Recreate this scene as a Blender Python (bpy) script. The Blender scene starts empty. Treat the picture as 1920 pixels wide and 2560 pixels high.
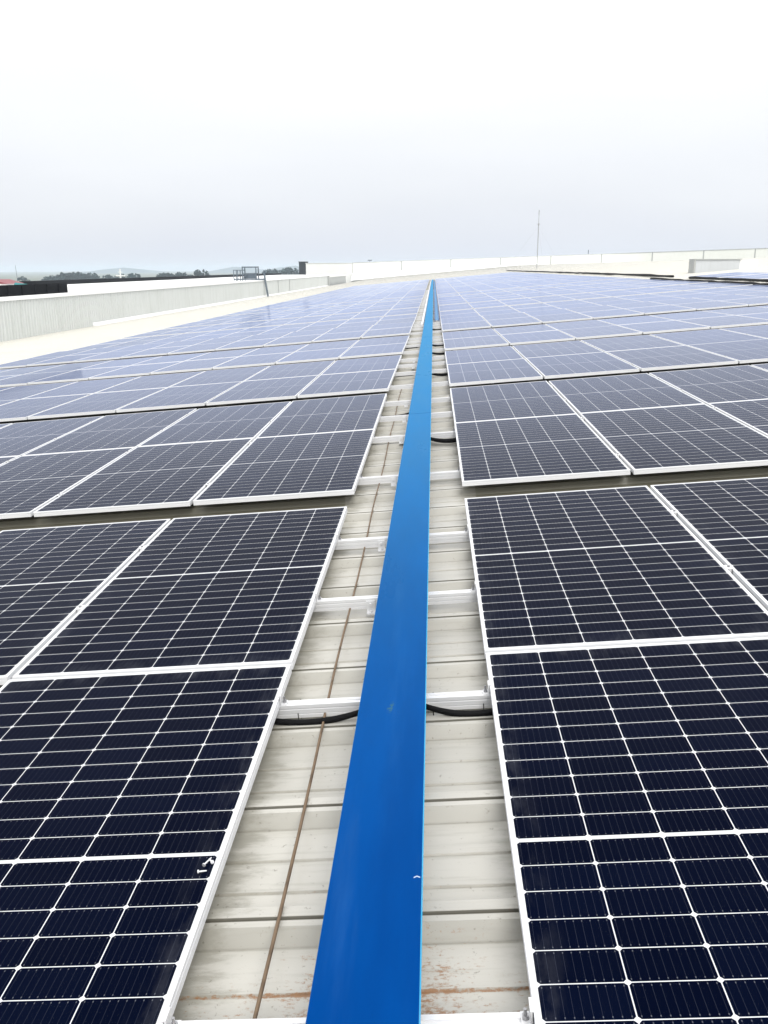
import bpy, bmesh, math, random
from mathutils import Matrix, Vector

random.seed(11)
C = bpy.context.scene.collection
SC = bpy.context.scene

# ------------------------------------------------------------------ frame of the roof
AL = 0.082                                   # slope of the roof (falls towards -x)
RM = Matrix.Rotation(-AL, 4, 'Y')            # roof frame -> world
TA = math.tan(AL)

# ------------------------------------------------------------------ camera
def make_camera():
    pitch, roll, yaw = 0.2647, -0.08911, -0.07784
    loc = Vector((0.1151, 0.0, 1.41192))
    cy, sy, cp, sp, cr, sr = math.cos(yaw), math.sin(yaw), math.cos(pitch), math.sin(pitch), math.cos(roll), math.sin(roll)
    fwd = Vector((sy*cp, cy*cp, -sp))
    r0 = Vector((cy, -sy, 0)); u0 = Vector((sy*sp, cy*sp, cp))
    right = cr*r0 + sr*u0
    up = -sr*r0 + cr*u0
    m = Matrix(((right.x, up.x, -fwd.x, loc.x), (right.y, up.y, -fwd.y, loc.y), (right.z, up.z, -fwd.z, loc.z), (0, 0, 0, 1)))
    cam = bpy.data.cameras.new('camera')
    cam.sensor_fit = 'VERTICAL'; cam.sensor_height = 36; cam.sensor_width = 27
    cam.lens = 36*2200.6/2560
    cam.clip_start = 0.05; cam.clip_end = 30000
    o = bpy.data.objects.new('camera', cam); C.objects.link(o)
    o.matrix_world = RM @ m
    SC.camera = o
make_camera()

# ------------------------------------------------------------------ sky, sun, exposure
SUN_EL, SUN_AZ = math.radians(42), math.radians(165)     # azimuth clockwise from +y: from the upper side of the roof
def make_world():
    w = bpy.data.worlds.new('World'); SC.world = w; w.use_nodes = True
    nt = w.node_tree; nt.nodes.clear()
    N = nt.nodes.new; L = nt.links.new
    out = N('ShaderNodeOutputWorld')
    sky = N('ShaderNodeTexSky'); sky.sky_type = 'NISHITA'; sky.sun_disc = False
    sky.sun_elevation = SUN_EL; sky.sun_rotation = SUN_AZ; sky.dust_density = 4.0
    b1 = N('ShaderNodeBackground'); b1.inputs[1].default_value = 0.1
    L(sky.outputs[0], b1.inputs[0])
    # the overcast layer: brightness by elevation
    tc = N('ShaderNodeTexCoord'); sx = N('ShaderNodeSeparateXYZ'); L(tc.outputs['Generated'], sx.inputs[0])
    nz = N('ShaderNodeTexNoise'); nz.inputs['Scale'].default_value = 2.2; nz.inputs['Detail'].default_value = 4
    mp = N('ShaderNodeMapping'); mp.inputs['Scale'].default_value = (1, 1, 4); L(tc.outputs['Generated'], mp.inputs[0]); L(mp.outputs[0], nz.inputs['Vector'])
    ma = N('ShaderNodeMath'); ma.operation = 'MULTIPLY_ADD'; ma.inputs[1].default_value = 0.13; L(nz.outputs['Fac'], ma.inputs[0]); L(sx.outputs['Z'], ma.inputs[2])
    mb = N('ShaderNodeMath'); mb.operation = 'SUBTRACT'; mb.inputs[1].default_value = 0.065; L(ma.outputs[0], mb.inputs[0])
    cr = N('ShaderNodeValToRGB'); L(mb.outputs[0], cr.inputs[0])
    e = cr.color_ramp.elements
    e[0].position = 0.0; e[0].color = (0.83, 0.86, 0.945, 1)
    e[1].position = 0.055; e[1].color = (0.905, 0.93, 0.985, 1)
    for p, c in ((0.115, (1.0, 1.02, 1.06, 1)), (0.17, (1.08, 1.09, 1.11, 1)), (0.27, (1.25, 1.25, 1.25, 1)), (0.6, (1.75, 1.75, 1.75, 1)), (1.0, (2.1, 2.1, 2.1, 1))):
        k = e.new(p); k.color = c
    b2 = N('ShaderNodeBackground'); b2.inputs[1].default_value = 1.0; L(cr.outputs[0], b2.inputs[0])
    mx = N('ShaderNodeMixShader'); mx.inputs[0].default_value = 0.9
    L(b1.outputs[0], mx.inputs[1]); L(b2.outputs[0], mx.inputs[2]); L(mx.outputs[0], out.inputs['Surface'])
make_world()
def make_sun():
    l = bpy.data.lights.new('sun', 'SUN'); l.energy = 2.0; l.angle = math.radians(25); l.color = (1.0, 0.97, 0.92)
    o = bpy.data.objects.new('sun', l); C.objects.link(o)
    d = Vector((math.sin(SUN_AZ)*math.cos(SUN_EL), math.cos(SUN_AZ)*math.cos(SUN_EL), math.sin(SUN_EL)))
    o.rotation_euler = d.to_track_quat('Z', 'Y').to_euler()
    o.location = (0, -20, 60)
make_sun()
SC.view_settings.view_transform = 'Standard'; SC.view_settings.look = 'None'
SC.view_settings.exposure = 0.0; SC.view_settings.gamma = 1.0; SC.view_settings.use_curve_mapping = False
SC.cycles.max_bounces = 6; SC.cycles.volume_bounces = 1
SC.cycles.use_denoising = True

# ------------------------------------------------------------------ material helpers
class NT:
    def __init__(s, name):
        s.m = bpy.data.materials.new(name); s.m.use_nodes = True
        s.t = s.m.node_tree; s.t.nodes.clear()
        s.out = s.t.nodes.new('ShaderNodeOutputMaterial')
        s.b = s.t.nodes.new('ShaderNodeBsdfPrincipled'); s.L(s.b.outputs[0], s.out.inputs[0])
    def N(s, k): return s.t.nodes.new(k)
    def L(s, a, b): s.t.links.new(a, b)
    def val(s, sock, v):
        if hasattr(v, 'links') or isinstance(v, bpy.types.NodeSocket): s.L(v, sock)
        else: sock.default_value = v
    def m_(s, op, a, b=0.0, c=None):
        n = s.N('ShaderNodeMath'); n.operation = op
        s.val(n.inputs[0], a); s.val(n.inputs[1], b)
        if c is not None: s.val(n.inputs[2], c)
        return n.outputs[0]
    def mix(s, f, a, b):
        n = s.N('ShaderNodeMix'); n.data_type = 'RGBA'
        s.val(n.inputs[0], f); s.val(n.inputs[6], a); s.val(n.inputs[7], b)
        return n.outputs[2]
    def noise(s, vec, scale, detail=4, rough=0.55):
        n = s.N('ShaderNodeTexNoise'); n.inputs['Scale'].default_value = scale; n.inputs['Detail'].default_value = detail; n.inputs['Roughness'].default_value = rough
        s.L(vec, n.inputs['Vector']); return n.outputs['Fac']
    def smooth(s, v, a, b):
        n = s.N('ShaderNodeMapRange'); n.interpolation_type = 'SMOOTHSTEP'; n.clamp = True
        s.val(n.inputs[0], v); n.inputs[1].default_value = a; n.inputs[2].default_value = b; return n.outputs[0]
    def mapping(s, vec, scale, loc=(0, 0, 0)):
        n = s.N('ShaderNodeMapping'); n.inputs['Scale'].default_value = scale; n.inputs['Location'].default_value = loc
        s.L(vec, n.inputs[0]); return n.outputs[0]
    def obj(s): return s.N('ShaderNodeTexCoord').outputs['Object']
    def xyz(s, vec):
        n = s.N('ShaderNodeSeparateXYZ'); s.L(vec, n.inputs[0]); return n.outputs
    def set(s, **k):
        for a, v in k.items():
            s.val(s.b.inputs[{'col': 'Base Color', 'rough': 'Roughness', 'metal': 'Metallic', 'ior': 'IOR', 'coat': 'Coat Weight', 'spec': 'Specular IOR Level', 'tint': 'Specular Tint', 'normal': 'Normal', 'coatr': 'Coat Roughness'}[a]], v)

def rgb(*c): return (*c, 1.0)

def worn(name, col, rough=0.5, metal=0.0, var=0.15, scale=8.0, stretch=(1, 1, 1), dark=0.6):
    """A plain painted or metal surface with uneven tone and gloss."""
    n = NT(name)
    v = n.mapping(n.obj(), stretch)
    f = n.noise(v, scale, 5)
    d = tuple(x*dark for x in col)
    k = n.m_('MULTIPLY', n.smooth(f, 0.45, 0.75), var*2)
    n.set(col=n.mix(k, rgb(*col), rgb(*d)), rough=n.m_('MULTIPLY_ADD', f, 0.2, rough-0.1), metal=metal)
    return n.m

W, L_, TH = 1.134, 2.278, 0.035
LIP = 0.0090

def glass_material():
    """Half-cut cells on a white backsheet under anti-reflective glass; UV is metres over the panel."""
    n = NT('solar_cell_glass')
    uv = n.N('ShaderNodeUVMap').outputs[0]
    x, y, _ = n.xyz(uv)
    MU, PU, GU = 0.0135, 1.107/6, 0.0028
    PV, GV, MID = 0.0930, 0.0027, 0.012
    cu = n.m_('DIVIDE', n.m_('SUBTRACT', x, MU), PU)
    iu = n.m_('FLOOR', cu); fu = n.m_('SUBTRACT', cu, iu)
    du = n.m_('ABSOLUTE', n.m_('MULTIPLY', n.m_('SUBTRACT', fu, 0.5), PU))
    yc = n.m_('SUBTRACT', y, L_/2)
    cv = n.m_('DIVIDE', n.m_('SUBTRACT', n.m_('ABSOLUTE', yc), MID/2), PV)
    iv = n.m_('FLOOR', cv); fv = n.m_('SUBTRACT', cv, iv)
    dv = n.m_('ABSOLUTE', n.m_('MULTIPLY', n.m_('SUBTRACT', fv, 0.5), PV))
    hu, hv = (PU-GU)/2, (PV-GV)/2
    m = n.m_('LESS_THAN', du, hu)
    m = n.m_('MULTIPLY', m, n.m_('LESS_THAN', dv, hv))
    m = n.m_('MULTIPLY', m, n.m_('LESS_THAN', n.m_('ADD', du, dv), hu+hv-0.0065))
    for a, lo, hi in ((cu, 0, 6), (cv, 0, 12)):
        m = n.m_('MULTIPLY', m, n.m_('GREATER_THAN', a, lo)); m = n.m_('MULTIPLY', m, n.m_('LESS_THAN', a, hi))
    # busbars: ten fine wires along the panel in every cell, a solder dot at both ends of each
    bp = n.m_('SUBTRACT', n.m_('FRACT', n.m_('MULTIPLY', fu, 10)), 0.5)
    bdist = n.m_('MULTIPLY', n.m_('ABSOLUTE', bp), PU/10)
    wire = n.m_('LESS_THAN', bdist, 0.0004)
    dot = n.m_('MULTIPLY', n.m_('LESS_THAN', bdist, 0.0012), n.m_('GREATER_THAN', dv, hv-0.009)); dot = n.m_('MULTIPLY', dot, n.m_('LESS_THAN', dv, hv-0.005))
    # each cell a slightly different blue-black
    cb = n.N('ShaderNodeCombineXYZ'); n.L(iu, cb.inputs[0]); n.L(n.m_('MULTIPLY', iv, n.m_('SIGN', yc)), cb.inputs[1])
    oi = n.N('ShaderNodeObjectInfo'); n.L(n.m_('MULTIPLY', oi.outputs['Random'], 37.0), cb.inputs[2])
    wn = n.N('ShaderNodeTexWhiteNoise'); wn.noise_dimensions = '3D'; n.L(cb.outputs[0], wn.inputs[0])
    cell = n.mix(wn.outputs['Value'], rgb(0.0005, 0.0015, 0.0080), rgb(0.0009, 0.0024, 0.0110))
    cell = n.mix(n.m_('MULTIPLY', wire, 0.10), cell, rgb(0.20, 0.22, 0.30))
    cell = n.mix(n.m_('MULTIPLY', dot, 0.16), cell, rgb(0.45, 0.47, 0.52))
    col = n.mix(m, rgb(0.58, 0.59, 0.61), cell)
    # dust: thin film, heavier where rain leaves it along the frame, and a few specks
    off = n.N('ShaderNodeVectorMath'); off.operation = 'ADD'; n.L(uv, off.inputs[0])
    oc = n.N('ShaderNodeCombineXYZ'); n.L(n.m_('MULTIPLY', oi.outputs['Random'], 91.0), oc.inputs[0]); n.L(n.m_('MULTIPLY', oi.outputs['Random'], 53.0), oc.inputs[1]); n.L(oc.outputs[0], off.inputs[1])
    dv_ = off.outputs[0]
    film = n.noise(n.mapping(dv_, (1.0, 0.45, 1)), 3.0, 6, 0.6)
    grain = n.noise(dv_, 60.0, 3)
    ex = n.m_('MINIMUM', x, n.m_('SUBTRACT', W, x)); ey = n.m_('MINIMUM', y, n.m_('SUBTRACT', L_, y))
    edge = n.m_('SUBTRACT', 1.0, n.smooth(n.m_('MINIMUM', ex, n.m_('MULTIPLY', ey, 0.8)), 0.015, 0.10))
    streak = n.smooth(n.noise(n.mapping(dv_, (5.0, 1.4, 1)), 4.0, 6, 0.65), 0.4, 0.75)
    dust = n.m_('MULTIPLY_ADD', n.m_('MULTIPLY', edge, streak), 0.055, n.m_('MULTIPLY', n.smooth(film, 0.45, 0.8), 0.0015))
    vor = n.N('ShaderNodeTexVoronoi'); vor.inputs['Scale'].default_value = 9.0; n.L(dv_, vor.inputs['Vector'])
    speck = n.m_('LESS_THAN', vor.outputs['Distance'], n.m_('MULTIPLY', n.smooth(grain, 0.45, 0.8), 0.022))
    dust = n.m_('MAXIMUM', dust, n.m_('MULTIPLY', speck, 0.35))
    col = n.mix(dust, col, rgb(0.40, 0.42, 0.47))
    n.set(col=col, rough=n.m_('MULTIPLY_ADD', film, 0.08, 0.05), ior=1.043, tint=rgb(0.25, 0.42, 1.0), coat=1.0, coatr=0.06)
    n.b.inputs['Coat IOR'].default_value = 1.025
    n.L(n.m_('MULTIPLY_ADD', oi.outputs['Random'], 0.20, 0.80), n.b.inputs['Sheen Weight']); n.b.inputs['Sheen Roughness'].default_value = 0.19; n.b.inputs['Sheen Tint'].default_value = rgb(0.47, 0.59, 1.0)
    return n.m

def roof_material():
    n = NT('painted_roof_steel')
    o = n.obj(); x, y, z = n.xyz(o)
    big = n.noise(n.mapping(o, (0.35, 2.0, 1)), 1.3, 5)
    run = n.noise(n.mapping(o, (1.2, 16.0, 4)), 2.4, 6, 0.65)
    fine = n.noise(o, 55.0, 4, 0.7)
    col = n.mix(n.smooth(big, 0.35, 0.7), rgb(0.48, 0.468, 0.425), rgb(0.41, 0.40, 0.362))
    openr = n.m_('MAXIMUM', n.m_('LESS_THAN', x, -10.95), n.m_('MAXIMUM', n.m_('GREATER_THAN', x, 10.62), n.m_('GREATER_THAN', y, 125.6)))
    col = n.mix(openr, col, n.mix(n.smooth(big, 0.35, 0.7), rgb(0.80, 0.79, 0.735), rgb(0.73, 0.72, 0.67)))  # open roof paler: glancing sky sheen put into the colour
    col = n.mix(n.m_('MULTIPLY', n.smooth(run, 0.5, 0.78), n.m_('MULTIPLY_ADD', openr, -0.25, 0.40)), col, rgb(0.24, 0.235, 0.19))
    # shade painted dark under the panels; grime creeping out along the aisle edges
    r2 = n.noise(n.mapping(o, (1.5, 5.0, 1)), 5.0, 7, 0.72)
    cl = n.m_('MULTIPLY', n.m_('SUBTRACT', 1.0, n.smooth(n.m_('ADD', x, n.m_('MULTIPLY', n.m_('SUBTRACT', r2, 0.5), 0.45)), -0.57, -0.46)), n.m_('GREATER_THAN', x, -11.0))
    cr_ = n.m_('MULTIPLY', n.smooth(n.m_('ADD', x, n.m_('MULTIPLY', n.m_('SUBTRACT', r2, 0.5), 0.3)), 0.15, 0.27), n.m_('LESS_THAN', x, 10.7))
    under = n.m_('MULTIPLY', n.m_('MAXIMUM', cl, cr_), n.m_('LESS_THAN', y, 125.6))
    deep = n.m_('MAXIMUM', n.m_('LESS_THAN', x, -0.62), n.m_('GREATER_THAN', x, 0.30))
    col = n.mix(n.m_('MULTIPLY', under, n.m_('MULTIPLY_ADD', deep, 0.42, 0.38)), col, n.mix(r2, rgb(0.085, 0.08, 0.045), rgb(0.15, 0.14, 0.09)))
    # groove shade painted dark in the rib seams, rib feet and pan folds
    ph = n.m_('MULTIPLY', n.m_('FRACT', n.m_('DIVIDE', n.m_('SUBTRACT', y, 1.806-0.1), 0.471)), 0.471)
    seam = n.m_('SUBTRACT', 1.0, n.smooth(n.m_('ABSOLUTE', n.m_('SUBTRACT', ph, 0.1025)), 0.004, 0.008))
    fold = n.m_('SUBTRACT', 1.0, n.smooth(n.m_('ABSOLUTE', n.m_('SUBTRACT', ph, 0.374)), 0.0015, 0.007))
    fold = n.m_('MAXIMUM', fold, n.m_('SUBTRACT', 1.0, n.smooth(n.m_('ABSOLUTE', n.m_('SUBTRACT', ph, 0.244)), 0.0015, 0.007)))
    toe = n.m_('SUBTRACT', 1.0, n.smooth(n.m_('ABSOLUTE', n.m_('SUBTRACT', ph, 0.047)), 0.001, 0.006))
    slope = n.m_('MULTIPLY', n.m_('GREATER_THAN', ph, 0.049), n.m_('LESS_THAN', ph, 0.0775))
    col = n.mix(n.m_('MULTIPLY', slope, 0.42), col, rgb(0.22, 0.215, 0.185))  # shade of the ribs' front slopes painted in as a darker tone
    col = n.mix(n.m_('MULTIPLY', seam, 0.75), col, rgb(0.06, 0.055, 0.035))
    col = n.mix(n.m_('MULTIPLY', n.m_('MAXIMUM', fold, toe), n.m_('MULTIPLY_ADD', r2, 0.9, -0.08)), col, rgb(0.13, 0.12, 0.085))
    # dark spots
    sp = n.smooth(fine, 0.625, 0.71)
    col = n.mix(n.m_('MULTIPLY', sp, 0.55), col, rgb(0.10, 0.085, 0.06))
    # rust: freckles and streaks at the near end of the aisle, thickest beside the tray and along the folds
    fr = n.m_('MULTIPLY_ADD', n.noise(n.mapping(o, (1.0, 1.8, 1)), 70.0, 5, 0.75), 0.6, n.m_('MULTIPLY', n.noise(n.mapping(o, (1.0, 2.5, 1)), 12.0, 5, 0.7), 0.4))
    near = n.m_('SUBTRACT', 1.0, n.smooth(y, 1.45, 2.0))
    edge = n.m_('SUBTRACT', 1.0, n.smooth(n.m_('ABSOLUTE', n.m_('ADD', x, 0.118)), 0.12, 0.30))
    lvl = n.m_('MULTIPLY_ADD', near, 0.10, n.m_('MULTIPLY', n.m_('MULTIPLY', edge, near), 0.10))
    lvl = n.m_('ADD', lvl, n.m_('MULTIPLY', n.m_('MULTIPLY', fold, near), 0.12))
    lvl = n.m_('ADD', lvl, n.m_('MULTIPLY', fold, 0.03))
    rust = n.smooth(n.m_('ADD', fr, lvl), 0.63, 0.77)
    col = n.mix(n.m_('MULTIPLY', rust, 0.85), col, n.mix(fine, rgb(0.16, 0.07, 0.03), rgb(0.36, 0.17, 0.05)))
    n.set(col=col, rough=n.m_('MULTIPLY_ADD', big, 0.2, 0.26))
    return n.m

def tray_material():
    n = NT('blue_powder_coat')
    o = n.obj(); x, y, z = n.xyz(o)
    f = n.noise(n.mapping(o, (1, 0.2, 1)), 6.0, 6, 0.6)
    col = n.mix(n.smooth(f, 0.3, 0.75), rgb(0.0, 0.034, 0.180), rgb(0.0, 0.046, 0.225))
    fl = n.smooth(n.noise(o, 90.0, 3, 0.6), 0.70, 0.78)
    col = n.mix(n.m_('MULTIPLY', fl, 0.30), col, rgb(0.02, 0.04, 0.10))
    dust = n.smooth(n.noise(n.mapping(o, (6, 0.5, 1)), 2.0, 6, 0.65), 0.5, 0.8)
    col = n.mix(n.m_('MULTIPLY', dust, 0.06), col, rgb(0.12, 0.30, 0.5))
    # a short pale scratch near the edge
    scr = n.m_('MULTIPLY', n.m_('LESS_THAN', n.m_('ABSOLUTE', n.m_('ADD', x, 0.021)), 0.0075), n.m_('LESS_THAN', n.m_('ABSOLUTE', n.m_('SUBTRACT', n.m_('ADD', y, n.m_('MULTIPLY', n.m_('ABSOLUTE', n.m_('ADD', x, 0.021)), 0.6)), 1.758)), 0.0020))
    col = n.mix(n.m_('MULTIPLY', scr, 0.75), col, rgb(0.55, 0.62, 0.70))
    # scuff
    dx = n.m_('DIVIDE', n.m_('SUBTRACT', n.m_('ADD', x, n.m_('MULTIPLY', n.m_('SUBTRACT', y, 2.58), -0.12)), -0.124), 0.012)
    dy = n.m_('DIVIDE', n.m_('SUBTRACT', y, 2.585), 0.05)
    rr = n.m_('ADD', n.m_('MULTIPLY', dx, dx), n.m_('MULTIPLY', dy, dy))
    sc = n.m_('MULTIPLY', n.m_('SUBTRACT', 1.0, n.smooth(rr, 0.2, 1.1)), n.smooth(n.noise(o, 70.0, 4, 0.7), 0.42, 0.58))
    col = n.mix(n.m_('MULTIPLY', sc, 0.7), col, rgb(0.04, 0.10, 0.10))
    n.set(col=col, rough=n.m_('MULTIPLY_ADD', f, 0.15, 0.22), ior=1.05, tint=rgb(0.1, 0.6, 1.0))
    n.b.inputs['Sheen Weight'].default_value = 0.8; n.b.inputs['Sheen Roughness'].default_value = 0.35; n.b.inputs['Sheen Tint'].default_value = rgb(0.06, 0.58, 1.0)
    return n.m

def wall_material(name, col, stain=0.5):
    n = NT(name)
    o = n.obj(); x, y, z = n.xyz(o)
    run = n.noise(n.mapping(o, (3, 3, 0.25)), 2.0, 6, 0.65)
    k = n.m_('MULTIPLY', n.smooth(run, 0.46, 0.75), stain)
    c = n.mix(k, rgb(*col), rgb(col[0]*0.62, col[1]*0.63, col[2]*0.58))
    big = n.noise(o, 0.25, 3)
    c = n.mix(n.m_('MULTIPLY', n.smooth(big, 0.4, 0.7), 0.25), c, rgb(col[0]*0.85, col[1]*0.86, col[2]*0.83))
    n.set(col=c, rough=0.45)
    return n.m

def foliage_material(name, a, b):
    n = NT(name)
    o = n.obj()
    n.set(col=n.mix(n.smooth(n.noise(o, 0.9, 4), 0.35, 0.65), rgb(*a), rgb(*b)), rough=0.7)
    return n.m

def ground_material(name, a, b, scale):
    n = NT(name); o = n.obj()
    n.set(col=n.mix(n.smooth(n.noise(o, scale, 8, 0.6), 0.35, 0.65), rgb(*a), rgb(*b)), rough=0.9)
    return n.m

MAT = dict(
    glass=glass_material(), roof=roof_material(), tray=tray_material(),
    alu=worn('anodised_aluminium', (0.72, 0.73, 0.75), 0.36, 0.10, 0.10, 6.0, (1, 8, 1), 0.85),
    rail=worn('mill_aluminium', (0.72, 0.725, 0.735), 0.40, 0.3, 0.10, 10.0, (1, 10, 1), 0.85),
    steel=worn('bolt_steel', (0.35, 0.35, 0.36), 0.35, 0.9, 0.2, 60.0),
    zinc=worn('galvanised_steel', (0.10, 0.13, 0.16), 0.5, 0.3, 0.3, 30.0),
    black=worn('black_cable_jacket', (0.004, 0.004, 0.005), 0.62, 0.0, 0.3, 40.0),
    blacksheet=worn('black_sheet', (0.004, 0.0045, 0.006), 0.85, 0.0, 0.3, 2.0),
    back=worn('white_backsheet', (0.7, 0.7, 0.7), 0.6),
    rust=worn('rusty_rod', (0.17, 0.115, 0.07), 0.75, 0.1, 0.5, 45.0, (1, 0.3, 1), 0.45),
    wall=wall_material('grey_white_cladding', (0.53, 0.55, 0.54), 0.42),
    farwall=wall_material('cream_cladding', (0.74, 0.75, 0.71), 0.25),
    white=wall_material('white_sheet', (0.80, 0.80, 0.79), 0.15),
    grey=wall_material('grey_sheet', (0.47, 0.49, 0.51), 0.3),
    seam=worn('joint_strip', (0.34, 0.35, 0.34), 0.5),
    red=worn('red_roof_sheet', (0.22, 0.04, 0.05), 0.5), teal=worn('teal_tarpaulin', (0.01, 0.17, 0.18), 0.5),
    pink=worn('faded_pink_roof', (0.50, 0.27, 0.27), 0.6), leaf=foliage_material('tree_leaves', (0.003, 0.024, 0.028), (0.009, 0.046, 0.044)),
    mastgrey=worn('mast_grey', (0.30, 0.31, 0.32), 0.5, 0.2, 0.2, 5.0), bark=worn('tree_bark', (0.08, 0.06, 0.045), 0.9), ground=ground_material('far_land', (0.07, 0.10, 0.05), (0.16, 0.15, 0.11), 0.02),
    hill=ground_material('wooded_hillside', (0.02, 0.05, 0.06), (0.04, 0.07, 0.075), 0.01),
    bluerail=worn('blue_side_rail', (0.003, 0.08, 0.32), 0.4, 0, 0.2, 10), palebl=worn('pale_blue_cover', (0.10, 0.30, 0.55), 0.4, 0, 0.2, 10), screw=worn('zinc_screw', (0.85, 0.85, 0.86), 0.3, 0.7),
)

for k in ('black', 'blacksheet'):
    for nd in MAT[k].node_tree.nodes:
        if nd.type == 'BSDF_PRINCIPLED': nd.inputs['IOR'].default_value = 1.2

# ------------------------------------------------------------------ object helpers
class MB:
    """Collects shapes into one mesh."""
    def __init__(s): s.v = []; s.f = []
    def add(s, vs, fs):
        k = len(s.v); s.v += [tuple(v) for v in vs]; s.f += [tuple(i+k for i in f) for f in fs]
    def box(s, x0, x1, y0, y1, z0, z1):
        s.add([(x0, y0, z0), (x1, y0, z0), (x1, y1, z0), (x0, y1, z0), (x0, y0, z1), (x1, y0, z1), (x1, y1, z1), (x0, y1, z1)],
              [(0, 3, 2, 1), (4, 5, 6, 7), (0, 1, 5, 4), (1, 2, 6, 5), (2, 3, 7, 6), (3, 0, 4, 7)])
    def prism_x(s, prof, x0, x1, closed=True, caps=True):
        """A (y, z) profile swept along x."""
        n = len(prof)
        vs = [(x0, y, z) for y, z in prof] + [(x1, y, z) for y, z in prof]
        fs = [(i, (i+1) % n, n+(i+1) % n, n+i) for i in range(n if closed else n-1)]
        if closed and caps: fs += [tuple(range(n-1, -1, -1)), tuple(range(n, 2*n))]
        s.add(vs, fs)
    def prism_y(s, prof, y0, y1, closed=True):
        n = len(prof)
        vs = [(x, y0, z) for x, z in prof] + [(x, y1, z) for x, z in prof]
        fs = [(i, n+i, n+(i+1) % n, (i+1) % n) for i in range(n if closed else n-1)]
        if closed: fs += [tuple(range(n)), tuple(range(2*n-1, n-1, -1))]
        s.add(vs, fs)
    def ring(s, w, l, sec):
        """A closed section (inset, z) swept round a w x l rectangle with mitred corners."""
        vs = []
        for d, z in sec:
            a, b = w/2-d, l/2-d
            vs += [(-a, -b, z), (a, -b, z), (a, b, z), (-a, b, z)]
        n = len(sec); fs = []
        for i in range(n):
            j = (i+1) % n
            for k in range(4):
                q = (k+1) % 4
                fs.append((4*i+k, 4*j+k, 4*j+q, 4*i+q))
        s.add(vs, fs)
    def tube(s, pts, r, seg=8, cap=True):
        pts = [Vector(p) for p in pts]; rings = []
        rr = r if isinstance(r, (list, tuple)) else [r]*len(pts)
        vs = []
        for i, p in enumerate(pts):
            t = (pts[min(i+1, len(pts)-1)]-pts[max(i-1, 0)]).normalized()
            ref = Vector((0, 0, 1)) if abs(t.z) < 0.9 else Vector((1, 0, 0))
            a = t.cross(ref).normalized(); b = t.cross(a).normalized()
            for k in range(seg):
                th = 2*math.pi*k/seg
                vs.append(p + rr[i]*(a*math.cos(th)+b*math.sin(th)))
        fs = []
        for i in range(len(pts)-1):
            for k in range(seg):
                q = (k+1) % seg
                fs.append((i*seg+k, i*seg+q, (i+1)*seg+q, (i+1)*seg+k))
        if cap:
            fs.append(tuple(range(seg-1, -1, -1))); m = (len(pts)-1)*seg; fs.append(tuple(m+k for k in range(seg)))
        s.add(vs, fs)
    def mesh(s, name, mat, smooth=False):
        me = bpy.data.meshes.new(name); me.from_pydata(s.v, [], s.f); me.update()
        bm = bmesh.new(); bm.from_mesh(me); bmesh.ops.recalc_face_normals(bm, faces=bm.faces); bm.to_mesh(me); bm.free()
        me.materials.append(MAT[mat] if isinstance(mat, str) else mat)
        if smooth:
            for p in me.polygons: p.use_smooth = True
        return me
    def build(s, name, mat, parent=None, smooth=False):
        o = bpy.data.objects.new(name, s.mesh(name, mat, smooth)); C.objects.link(o)
        if parent: o.parent = parent
        return o

def tag(o, label=None, cat=None, group=None, kind=None):
    if label: o['label'] = label
    if cat: o['category'] = cat
    if group: o['group'] = group
    if kind: o['kind'] = kind
    return o
def thing(name, label, cat, mat4=None, group=None):
    o = bpy.data.objects.new(name, None); C.objects.link(o)
    o.empty_display_size = 0.2
    if mat4 is not None: o.matrix_world = mat4
    return tag(o, label, cat, group)
def T(x, y, z): return Matrix.Translation((x, y, z))
NUM = ['zeroth', 'first', 'second', 'third', 'fourth', 'fifth', 'sixth', 'seventh', 'eighth', 'ninth', 'tenth', 'eleventh', 'twelfth', 'thirteenth', 'fourteenth',
       'fifteenth', 'sixteenth', 'seventeenth', 'eighteenth', 'nineteenth', 'twentieth']
def ordn(k):
    if k <= 20: return NUM[k]
    t = {2: 'twenty', 3: 'thirty', 4: 'forty', 5: 'fifty'}[k//10]
    return (t[:-1]+'ieth') if k % 10 == 0 else t+'-'+NUM[k % 10]

# ------------------------------------------------------------------ the setting
ZP = -0.14                                   # the flat pans of the roof sheet, in the roof frame (panel faces lie at 0)
ROOF_END = 300.0
def make_roof():
    pitch, s0 = 0.4710, 1.806
    rib = [(0.068, 0), (0.046, 0.041), (0.012, 0.043), (0.0075, 0.0425), (0.0055, 0.026), (0.0, 0.026), (-0.002, 0.0405), (-0.024, 0.040), (-0.050, 0.0)]
    cre = [(-0.184, 0.0), (-0.187, 0.0045), (-0.193, 0.0045), (-0.196, 0.0), (-0.315, 0.0), (-0.318, 0.0045), (-0.324, 0.0045), (-0.327, 0.0)]
    k0, k1 = -22, int((ROOF_END-s0)/pitch)
    prof = []
    for k in range(k1, k0, -1):
        for dy, dz in rib+cre: prof.append((s0+pitch*k+dy, ZP+dz))
    prof.reverse()
    m = MB(); m.prism_x(prof, -19.33/math.cos(AL), 27.0, closed=False)
    # beyond the ridge the other slope falls away
    y0, y1 = prof[0][0], prof[-1][0]
    m.add([(27.0, y0, ZP+0.036), (27.0, y1, ZP+0.036), (60.0, y1, ZP-5.4), (60.0, y0, ZP-5.4)], [(0, 3, 2, 1)])
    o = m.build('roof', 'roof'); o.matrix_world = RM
    tag(o, kind='structure')
make_roof()
def plate(name, mat, x0, x1, y0, y1, z, kind='structure', n=1):
    m = MB(); m.add([(x0, y0, z), (x1, y0, z), (x1, y1, z), (x0, y1, z)], [(0, 1, 2, 3)])
    return tag(m.build(name, mat), kind=kind)
plate('ground', 'ground', -4800, 4800, -600, 5600, -10.0)

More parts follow.
